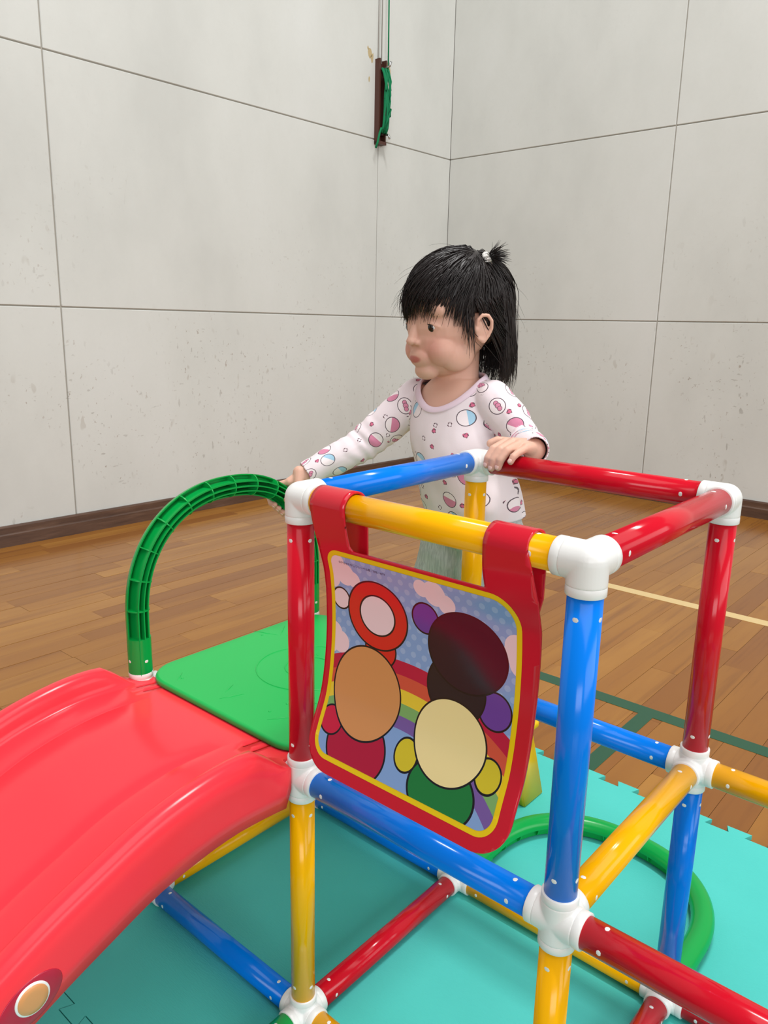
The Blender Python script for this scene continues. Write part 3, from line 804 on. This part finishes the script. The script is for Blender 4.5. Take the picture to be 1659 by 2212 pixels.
# right hand round the green arch
ti = min(range(len(AP)), key=lambda i: abs(AP[i].y-.283)+(0 if AP[i].y > .2 else 9))
tc, tn, td = AF[ti]; tn = -tn if tn.z < 0 else tn
td = td if td.y > 0 else -td
def gp(o, phi, r): a = math.radians(phi); return tc+td*o+(tn*math.cos(a)-Vector((1, 0, 0))*math.sin(a))*r
for o, r in ((-.0175, .0054), (-.006, .0056), (.0055, .0054), (.016, .0047)):
    pts = [gp(o*.9+.003, 5, .0255), gp(o, 62, .0240), gp(o, 115, .0228), gp(o, 160, .0222), gp(o-.001, 186, .0220)]
    chain(bm, [(pts[0], r*1.1), (pts[1], r*1.05), (pts[2], r), (pts[3], r*.95), (pts[4], r*.85)], 12); capsule(bm, WR_, pts[0], .0135, .0075, 14)
    tips.append((pts[3], pts[4], r))
chain(bm, [(WR_+td*-.012, .0105), (gp(-.004, -40, .0255), .0075), (gp(-.012, -80, .0240), .0066), (gp(-.018, -112, .0232), .0058)], 12)
# legs and feet
KNR, ANR, KNL, ANL = Vector((-.160, .455, .385)), Vector((-.158, .485, .205)), Vector((-.062, .455, .385)), Vector((-.060, .488, .205))
for hip, kn, an in ((Vector((-.128, .476, .545)), KNR, ANR), (Vector((-.062, .476, .545)), KNL, ANL)):
    chain(bm, [(hip, .044), (kn, .034), (an, .023)], 18)
    chain(bm, [(an, .022), (Vector((an.x, an.y+.004, .187)), .020), (Vector((an.x, an.y-.045, .1815)), .0165), (Vector((an.x, an.y-.068, .180)), .0135)], 16)
me = remesh(bm, .0016, 3, .5)
ca = me.color_attributes.new('tint', 'FLOAT_COLOR', 'POINT')
for v in me.vertices:
    p = v.co; r = g_ = 0.0
    if p.z > .78:
        f, l, u = hl(p)
        if f > .02:
            for s in (-1, 1): r = max(r, .55*math.exp(-((l-s*.032)**2+(u+.050)**2)/.00035))
            if f > .058:
                du = (u+.0650)/.0058; dl = l/.0145
                if du*du+dl*dl < 1.5: g_ = max(0, min(1, (1.25-du*du-dl*dl)*1.6))
    else:
        for a, b, rr in tips:
            d = (p-b).length
            if d < .012: r = max(r, .5*(1-d/.012))
    ca.data[v.index].color = (r, g_, 0, 1)
body = mesh_obj('body', me, M_skin); me.materials.clear(); me.materials.append(M_skin); inv_parent(body, child)
# finger nails
for k, (a, b, r) in enumerate(tips):
    d = (b-a).normalized(); c = AXP if k < 4 else tc
    out = b-c; out -= (Vector((1, 0, 0)) if k < 4 else td)*out.dot(Vector((1, 0, 0)) if k < 4 else td); out -= d*out.dot(d); out.normalize()
    M = Matrix((d, d.cross(out).normalized(), out)).transposed()
    bm = bmesh.new(); ellipsoid(bm, b-d*.0005+out*r*.74, (.0036, .0031, .0010), M, 12); o = bm_obj('fingernail', bm, M_nail); inv_parent(o, child)
for e, s in zip(EYES, (-1, 1)):
    bm = bmesh.new(); ellipsoid(bm, e, (.0112,)*3, None, 24); o = bm_obj('eye', bm, M_eyew); inv_parent(o, child)
    g = (fd*.97+ld*.06+ud*-.16).normalized(); bm = bmesh.new(); u_, v_, _ = frame(g)
    ring_loft(bm, [[e+g*math.sqrt(.0115**2-r*r)+(u_*math.cos(t)+v_*math.sin(t))*r for t in [2*PI*j/24 for j in range(24)]] for r in (.0078, .0055, .0028, .0002)])
    ir = bm_obj('iris', bm, M_iris); ir.parent = o
    bm = bmesh.new(); tube(bm, [hp(.0656-.006*t*t-.0035*(t*s+1)*.5, s*.0285+t*.0125, -.0178+.0042*(1-t*t)) for t in [-1+2*k/8 for k in range(9)]], [.0003, .0007, .0009, .001, .001, .001, .0009, .0007, .0003], 6)
    la = bm_obj('eyelashes', bm, M_hair); inv_parent(la, child)

# shirt with print
def shirt_material():
    m = mat('printed_cotton', '#efdfe6', .85, .2); g = NT(m)
    un = g.node('ShaderNodeUVMap'); un.uv_map = 'print'
    wn = g.noise(g.pos(), 900, 2)
    base = g.mix(g.noise(g.pos(), 9, 2), lin('#f0e1e6'), lin('#ecdfe0'))
    def cells(scale, seed, jit):
        mp = g.mapping(un.outputs[0], (scale, scale, 1), (seed, seed*1.7, 0))
        v = g.node('ShaderNodeTexVoronoi', voronoi_dimensions='2D', feature='F1'); v.inputs['Scale'].default_value = 1; v.inputs['Randomness'].default_value = jit
        g.link(mp, v.inputs['Vector'])
        d = g.node('ShaderNodeVectorMath', operation='SUBTRACT'); g.link(mp, d.inputs[0]); g.link(v.outputs['Position'], d.inputs[1])
        cs = g.node('ShaderNodeSeparateColor'); g.link(v.outputs['Color'], cs.inputs[0])
        rot = g.node('ShaderNodeVectorRotate', rotation_type='Z_AXIS'); g.link(d.outputs[0], rot.inputs['Vector']); g.link(g.math('MULTIPLY', g.math('SUBTRACT', cs.outputs[2], .5), 3.0), rot.inputs['Angle'])
        s = g.node('ShaderNodeSeparateXYZ'); g.link(rot.outputs[0], s.inputs[0])
        return v.outputs['Distance'], s.outputs[0], s.outputs[1], cs.outputs[0], cs.outputs[1]
    lt = lambda a, b: g.math('LESS_THAN', a, b)
    gt = lambda a, b: g.math('GREATER_THAN', a, b)
    mul = lambda a, b: g.math('MULTIPLY', a, b)
    def el(x, y, cx, cy, rx, ry):
        a = g.math('DIVIDE', g.math('SUBTRACT', x, cx), rx); b = g.math('DIVIDE', g.math('SUBTRACT', y, cy), ry)
        return g.math('ADD', mul(a, a), mul(b, b))
    # big outlined discs with plain coloured dots or halves
    D, x, y, r1, r2 = cells(26.0, 3.1, .55)
    big = el(x, y, 0, 0, .33, .31); on = gt(r1, .22)
    outl = mul(on, mul(lt(big, 1.0), gt(big, .82))); ins = mul(on, lt(big, .82))
    col = g.mix(mul(ins, .8), base, lin('#f6e9ea'))
    blue = mul(ins, mul(gt(r2, .62), gt(y, .06))); col = g.mix(blue, col, lin('#a9cfe6'))
    pk = mul(ins, mul(lt(r2, .30), lt(y, .05))); col = g.mix(pk, col, lin('#d888a4'))
    for cx, cy, q in ((-.13, -.02, .085), (.0, -.03, .10), (.13, -.02, .085)):
        e = el(x, y, cx, cy, q, q); sel = mul(ins, mul(lt(r2, .62), gt(r2, .30)))
        col = g.mix(mul(sel, lt(e, 1.25)), col, lin('#5b4650')); col = g.mix(mul(sel, lt(e, .85)), col, lin('#e08fab'))
    col = g.mix(outl, col, lin('#5a4a52'))
    # small hearts
    D2, x2, y2, q1, q2 = cells(40.0, 8.4, .8)
    hx = g.math('DIVIDE', x2, .13); hy = g.math('DIVIDE', y2, .13)
    a = g.math('SUBTRACT', g.math('ADD', mul(hx, hx), mul(hy, hy)), 1.0)
    hv = g.math('SUBTRACT', mul(a, mul(a, a)), mul(mul(hx, hx), mul(hy, mul(hy, hy))))
    far = mul(gt(big, 1.5), gt(q1, .45)) ; far = g.math('MAXIMUM', far, mul(lt(r1, .22), gt(q1, .45)))
    col = g.mix(mul(far, lt(hv, .05)), col, lin('#6a5058')); col = g.mix(mul(far, mul(lt(hv, -.12), gt(q2, .35))), col, lin('#d9708f')); col = g.mix(mul(far, mul(lt(hv, -.12), lt(q2, .35))), col, lin('#f2e4e8'))
    g.link(col, g.b.inputs['Base Color']); g.bump(wn, .15, .0005)
    g.b.inputs['Sheen Weight'].default_value = .15
    return m
M_shirt = shirt_material(); M_trim = mat('pink_cotton', '#ecd5e0', .85, .2)
CUFL = WL+(EL-WL).normalized()*-.017; CUFR = WR_+(ER-WR_).normalized()*.006
bm = bmesh.new()
TSH = [(.560, -.092, .473, .086, .070), (.60, -.095, .468, .084, .071), (.65, -.112, .462, .078, .066), (.70, -.134, .461, .073, .058), (.74, -.141, .465, .070, .052), (.770, -.141, .469, .066, .046), (.795, -.139, .472, .050, .038)]
torso(bm, 0.0, None, 56, True, TSH)
chain(bm, [(Vector((-.094, .470, .768)), .026), (SL, .0315), (SL.lerp(EL, .6)+Vector((.004, 0, .002)), .030), (EL, .0285), (EL.lerp(WL, .5), .0265), (EL.lerp(WL, .85), .0225), (WL, .0195), (WL+(WL-EL).normalized()*.03, .0185)], 20)
chain(bm, [(Vector((-.194, .469, .754)), .030), (SR, .0335), (SR.lerp(ER, .6), .031), (ER, .0285), (ER.lerp(WR_, .55), .0245), (WR_, .0205), (WR_+(WR_-ER).normalized()*.03, .020)], 20)
me = remesh(bm, .0021, 5, .5)
bm = bmesh.new(); bm.from_mesh(me)
def segd(p, a, b):
    t = max(0, min(1, (p-a).dot(b-a)/(b-a).length_squared)); return (p-(a+(b-a)*t)).length, t
NECK = Vector((-.141, .461)); NRX, NRY = .058, .0475
kill = []
for f in bm.faces:
    c = f.calc_center_median()
    if c.z < .583+.004*math.sin(c.x*60): kill.append(f)
    elif c.z > .70 and ((c.x-NECK.x)/NRX)**2+((c.y-NECK.y)/NRY)**2 < 1 and (c.y < .46 or c.z > .755): kill.append(f)
    elif (c-WL).length < .075 and (c-CUFL).dot((WL-EL).normalized()) > 0 and c.y < .42: kill.append(f)
    elif (c-WR_).length < .075 and (c-CUFR).dot((WR_-ER).normalized()) > 0: kill.append(f)
bmesh.ops.delete(bm, geom=kill, context='FACES')
bm.normal_update(); ndir = {v: v.normal.copy() for v in bm.verts}
def fold(p):
    a = noise.noise(Vector((p.x*26, p.y*26, p.z*17)))*.0024+noise.noise(Vector((p.x*55+9, p.y*55, p.z*34)))*.0011
    for e, w in ((EL, (EL-SL).normalized()), (ER, (ER-SR).normalized())):
        d = (p-e).length
        if d < .06: a += .0019*math.sin((p-e).dot(w)*330+3*noise.noise(p*30))*(1-d/.06)
    k = max(0, 1-abs(p.z-.60)/.05)
    a += .0022*k*math.sin(p.x*95+p.y*60+4*noise.noise(p*14))
    return a
for v in bm.verts: v.co = v.co+ndir[v]*fold(v.co)
uvl = bm.loops.layers.uv.new('print')
for f in bm.faces:
    c = f.calc_center_median(); cz = c.z
    best = None
    for a, b, off in ((SL, EL, 0), (EL, WL, .115), (SR, ER, .6), (ER, WR_, .715)):
        d, t = segd(c, a, b)
        if best is None or d < best[0]: best = (d, a, b, off)
    tx, ty, trx, try_ = (smooth_interp(min(cz, .795), [q[0] for q in TSH], [q[i] for q in TSH]) for i in (1, 2, 3, 4))
    ontor = ((c.x-tx)/(trx+.004))**2+((c.y-ty)/(try_+.004))**2 < 1.0
    for l in f.loops:
        p = l.vert.co
        if ontor or best[0] > .05:
            l[uvl].uv = ((p.x-tx)*1.0+(3.0 if c.y > ty+.01 else 0), p.z)
        else:
            d, a, b, off = best; ax = (b-a).normalized(); t = (p-a).dot(ax); q = (p-a)-ax*t
            uu = Vector((0, 0, 1))-ax*ax.z; uu.normalize(); ww = ax.cross(uu)
            ang = math.atan2(q.dot(ww), q.dot(uu)); ca_ = math.atan2(((c-a)-ax*(c-a).dot(ax)).dot(ww), ((c-a)-ax*(c-a).dot(ax)).dot(uu))
            if ang-ca_ > PI: ang -= 2*PI
            if ang-ca_ < -PI: ang += 2*PI
            l[uvl].uv = (5+off+t, ang*.029)
# boundary loops: neckline band
bnd = [e for e in bm.edges if e.is_boundary]
npts = {}
for e in bnd:
    for v in e.verts:
        if v.co.z > .70 and ((v.co.x-NECK.x)**2+(v.co.y-NECK.y)**2) < .0055 and (v.co-WL).length > .08: npts[v.index if v.index >= 0 else id(v)] = v.co.copy()
npts = sorted(npts.values(), key=lambda p: math.atan2((p.y-NECK.y)/NRY, (p.x-NECK.x)/NRX))
me2 = bpy.data.meshes.new('shirt'); bm.to_mesh(me2); bm.free()
sh = mesh_obj('shirt', me2, M_shirt)
so = sh.modifiers.new('s', 'SOLIDIFY'); so.thickness = .0016; so.offset = -.2
me3 = baked(sh); bpy.data.objects.remove(sh); shirt = mesh_obj('shirt', me3, M_shirt); inv_parent(shirt, child)
N = 72; ring = []
for k in range(N):
    t = -PI+2*PI*k/N
    best = sorted(npts, key=lambda p: abs((math.atan2((p.y-NECK.y)/NRY, (p.x-NECK.x)/NRX)-t+PI) % (2*PI)-PI))[:8]
    ring.append(sum(best, Vector())/len(best))
for _ in range(5): ring = [(ring[k-1]+ring[k]*2+ring[(k+1) % N])/4 for k in range(N)]
cen = sum(ring, Vector())/N; bm = bmesh.new(); rr = []
for k, p in enumerate(ring):
    d = (ring[(k+1) % N]-ring[k-1]).normalized(); o_ = (p-cen); o_.z = 0; o_.normalize(); up = Vector((o_.x*-.62, o_.y*-.62, .78)); sd = d.cross(up).normalized()
    rr.append([p+up*a+sd*b for a, b in ((-.0055, .0012), (-.005, .0022), (.004, .0024), (.0058, .0010), (.0058, -.0008), (.004, -.0018), (-.005, -.0016), (-.0055, -.0006))])
ring_loft(bm, rr, False, True); bmesh.ops.recalc_face_normals(bm, faces=bm.faces[:])
o = bm_obj('neckband', bm, M_trim); inv_parent(o, child)

# trousers
M_pants = mat('pale_grey_jersey', '#c3c6c4', .9, .15)
_g = NT(M_pants); _w = _g.noise(_g.mapping(_g.pos(), (420, 420, 40)), 1.0, 2); _g.link(_g.ramp(_w, [(.35, '#b2b6b4'), (.65, '#cfd1cf')]), _g.b.inputs['Base Color']); _g.bump(_w, .3, .001)
bm = bmesh.new()
ellipsoid(bm, (-.094, .475, .562), (.080, .066, .052)); capsule(bm, (-.094, .474, .57), (-.094, .472, .60), .060, .058, 24)
for hip, kn, an in ((Vector((-.130, .476, .545)), KNR, ANR), (Vector((-.060, .476, .545)), KNL, ANL)):
    chain(bm, [(hip, .053), (hip.lerp(kn, .5), .049), (kn, .044), (kn.lerp(an, .6), .038), (an+Vector((0, 0, .03)), .034), (an+Vector((0, 0, .012)), .030)], 22)
me = remesh(bm, .003, 5, .5); bm = bmesh.new(); bm.from_mesh(me); bm.normal_update()
bmesh.ops.delete(bm, geom=[f for f in bm.faces if f.calc_center_median().z < .208], context='FACES')
nd = {v: v.normal.copy() for v in bm.verts}
for v in bm.verts:
    p = v.co; v.co = p+nd[v]*(.0030*noise.noise(Vector((p.x*20, p.y*20, p.z*30)))+.0014*noise.noise(p*60))
me4 = bpy.data.meshes.new('trousers'); bm.to_mesh(me4); bm.free()
tr = mesh_obj('trousers', me4, M_pants); so = tr.modifiers.new('s', 'SOLIDIFY'); so.thickness = .0016; so.offset = -1
me5 = baked(tr); bpy.data.objects.remove(tr); tr = mesh_obj('trousers', me5, M_pants); inv_parent(tr, child)

# hair: a close cap and many single strands falling from the crown
HC = (-.016, 0, .014); HRX, HRY, HRZ = .0872, .0705, .0790
def on_cap(f, l, u, k=1.0):
    q = Vector(((f-HC[0])/HRX, (l-HC[1])/HRY, (u-HC[2])/HRZ)); n = q.length
    return n/k
bm = bmesh.new(); bmesh.ops.create_uvsphere(bm, u_segments=72, v_segments=48, radius=1)
for v in bm.verts:
    v.co = Vector((HC[0]+v.co.x*HRX, HC[1]+v.co.y*HRY, HC[2]+v.co.z*HRZ))
def hair_low(f, l):
    az = abs(math.degrees(math.atan2(l, f-HC[0])))
    return interp(az, [0, 38, 52, 66, 84, 100, 125, 180], [.030, .026, .016, -.010, .004, -.020, -.050, -.055])
bmesh.ops.delete(bm, geom=[f for f in bm.faces if f.calc_center_median().z < hair_low(f.calc_center_median().x, f.calc_center_median().y)], context='FACES')
for v in bm.verts: v.co = hp(*v.co)
cap = bm_obj('hair', bm, M_hair); so = cap.modifiers.new('s', 'SOLIDIFY'); so.thickness = .006; so.offset = -1
mec = baked(cap); bpy.data.objects.remove(cap)
K = Vector((-.030, .030, .088))
rnd = random.Random(11)
def strand(bm, pts, r0, r1):
    n = len(pts); rr = []
    for i, p in enumerate(pts):
        d = pts[min(i+1, n-1)]-pts[max(i-1, 0)]
        if d.length < 1e-6: return
        u, v, _ = frame(d); t = i/(n-1); r = (r0*(1-t**2.2)+r1*t**2.2)
        rr.append([p+(u*math.cos(a)+v*math.sin(a))*r for a in (0, 2*PI/3, 4*PI/3)])
    ring_loft(bm, rr, True)
def head_push(q, k, kmax):
    """keep a point outside of head, neck and shoulders, and close to them"""
    f, l, u = q
    if u > -.005: n = on_cap(f, l, u)
    else: n = Vector(((f-HC[0])/(HRX+.004*min(1, (-.005-u)/.06)), l/(HRY+.004*min(1, (-.005-u)/.06)), (u-HC[2])/.20)).length
    kk = min(max(n, k), kmax); s = kk/max(n, 1e-4)
    if u > -.005: return Vector((HC[0]+(f-HC[0])*s, l*s, HC[2]+(u-HC[2])*s))
    return Vector((HC[0]+(f-HC[0])*s, l*s, u))
bm = bmesh.new(); made = 0
while made < 2500:
    z = rnd.uniform(-.45, 1); a = rnd.uniform(-PI, PI); s = math.sqrt(max(0, 1-z*z))
    q = Vector((HC[0]+HRX*s*math.cos(a), HRY*s*math.sin(a), HC[2]+HRZ*z))
    az0 = abs(math.degrees(math.atan2(q.y, q.x-HC[0])))
    if q.z < hair_low(q.x, q.y)+.004: continue
    lay = 1.0+rnd.uniform(.0, .065); pts = [q*1.0]; ds = .0115
    jit = noise.noise_vector(q*34)*.9+Vector((rnd.gauss(0, .10), rnd.gauss(0, .10), 0)); bend = noise.noise_vector(q*30+Vector((7, 3, 1)))*.07+Vector((rnd.gauss(0, .02), rnd.gauss(0, .02), 0)); loose = 1.0 if rnd.random() < .85 else rnd.uniform(1.0, 1.16); stop = rnd.gauss(0, 1)+noise.noise(q*45)*1.6
    for step in range(22):
        n = Vector(((q.x-HC[0])/HRX**2, q.y/HRY**2, (q.z-HC[2])/HRZ**2)).normalized()
        t = (q-K); t -= n*t.dot(n)
        if t.length < 1e-4: t = Vector((rnd.uniform(-1, 1), rnd.uniform(-1, 1), 0))
        t.normalize(); az = math.degrees(math.atan2(q.y, q.x-HC[0])); aa = abs(az)
        low = max(0, min(1, (.035-q.z)/.05))
        t = t*(1-.75*low)+Vector((-.10 if aa > 60 else 0, 0, -1))*(.75*low+.10)+jit*.35
        if 58 < aa < 112 and q.z < .022: t += Vector((-.75 if q.x > -.028 or aa > 72 else .25, 0, 0))*(1 if aa > 70 else 0)
        t.normalize(); jit = jit+bend; q = head_push(q+t*ds, lay, (lay+.015+.10*max(0, min(1, -q.z/.1)))*loose)
        pts.append(q.copy())
        endu = interp(aa, [0, 40, 54, 66, 78, 96, 120, 180], [.006, .004, -.008, -.046, -.050, -.088, -.098, -.104])
        if q.z < endu+stop*(.005 if aa < 50 else .012): break
    if len(pts) < 4: continue
    strand(bm, [hp(*p) for p in pts], rnd.uniform(.0006, .0010), .00015); made += 1
for k in range(150):                                                   # loose flyaway hairs
    z = rnd.uniform(-.2, 1); a = rnd.uniform(-PI, PI); s = math.sqrt(max(0, 1-z*z)); n = Vector((s*math.cos(a), s*math.sin(a), z))
    if z < .2 and abs(a) < 1.2: continue
    q = Vector((HC[0]+HRX*n.x, HRY*n.y, HC[2]+HRZ*n.z)); t = (q-K); t -= n*t.dot(n)
    if t.length < 1e-4: continue
    t.normalize(); t = (t+n*rnd.uniform(.15, .55)+Vector((rnd.gauss(0, .4), rnd.gauss(0, .4), rnd.gauss(0, .2)))).normalized(); pts = [q]
    for i in range(7): t = (t+Vector((rnd.gauss(0, .12), rnd.gauss(0, .12), -.10))).normalized(); pts.append(pts[-1]+t*rnd.uniform(.005, .009))
    strand(bm, [hp(*p) for p in pts], .00022, .00008)
bm.from_mesh(mec); hair = bm_obj('hair', bm, M_hair2); inv_parent(hair, child)
# tiny topknot with its white tie
KT = Vector((-.036, .042, .0725)); kd = (Vector((-.35, .42, .80))).normalized()
tb = hp(*KT); tdir = (fd*kd.x+ld*kd.y+ud*kd.z).normalized(); tside = (Vector((.757, .653, 0))*.8+tdir*.6).normalized()
bm = bmesh.new(); u_, v_, _ = frame(tside)
tube(bm, [tb+tside*.003+(u_*math.cos(2*PI*k/40)+v_*math.sin(2*PI*k/40))*(.0062+.0010*math.sin(k*2.4)) for k in range(40)], [.0046+.0013*math.sin(k*1.9) for k in range(40)], 10, True)
o = bm_obj('hair_tie', bm, mat('white_scrunchie', '#e8e4de', .9)); inv_parent(o, child)
bm = bmesh.new(); ellipsoid(bm, tb+tside*.009, (.0062, .0062, .0085), Matrix((u_, v_, tside)).transposed(), 16)
for k in range(170):
    a = rnd.uniform(0, 2*PI); r = rnd.uniform(0, .005); p = tb+tside*.004+(u_*math.cos(a)+v_*math.sin(a))*r; pts = [p]
    t = (tside+(u_*rnd.gauss(0, .42)+v_*rnd.gauss(0, .42))).normalized(); m = rnd.uniform(.0030, .0062)
    for i in range(6): t = (t+Vector((rnd.gauss(0, .10), rnd.gauss(0, .10), -.09))).normalized(); pts.append(pts[-1]+t*m)
    strand(bm, pts, .0006, .00012)
o = bm_obj('topknot', bm, M_hair2); inv_parent(o, child)
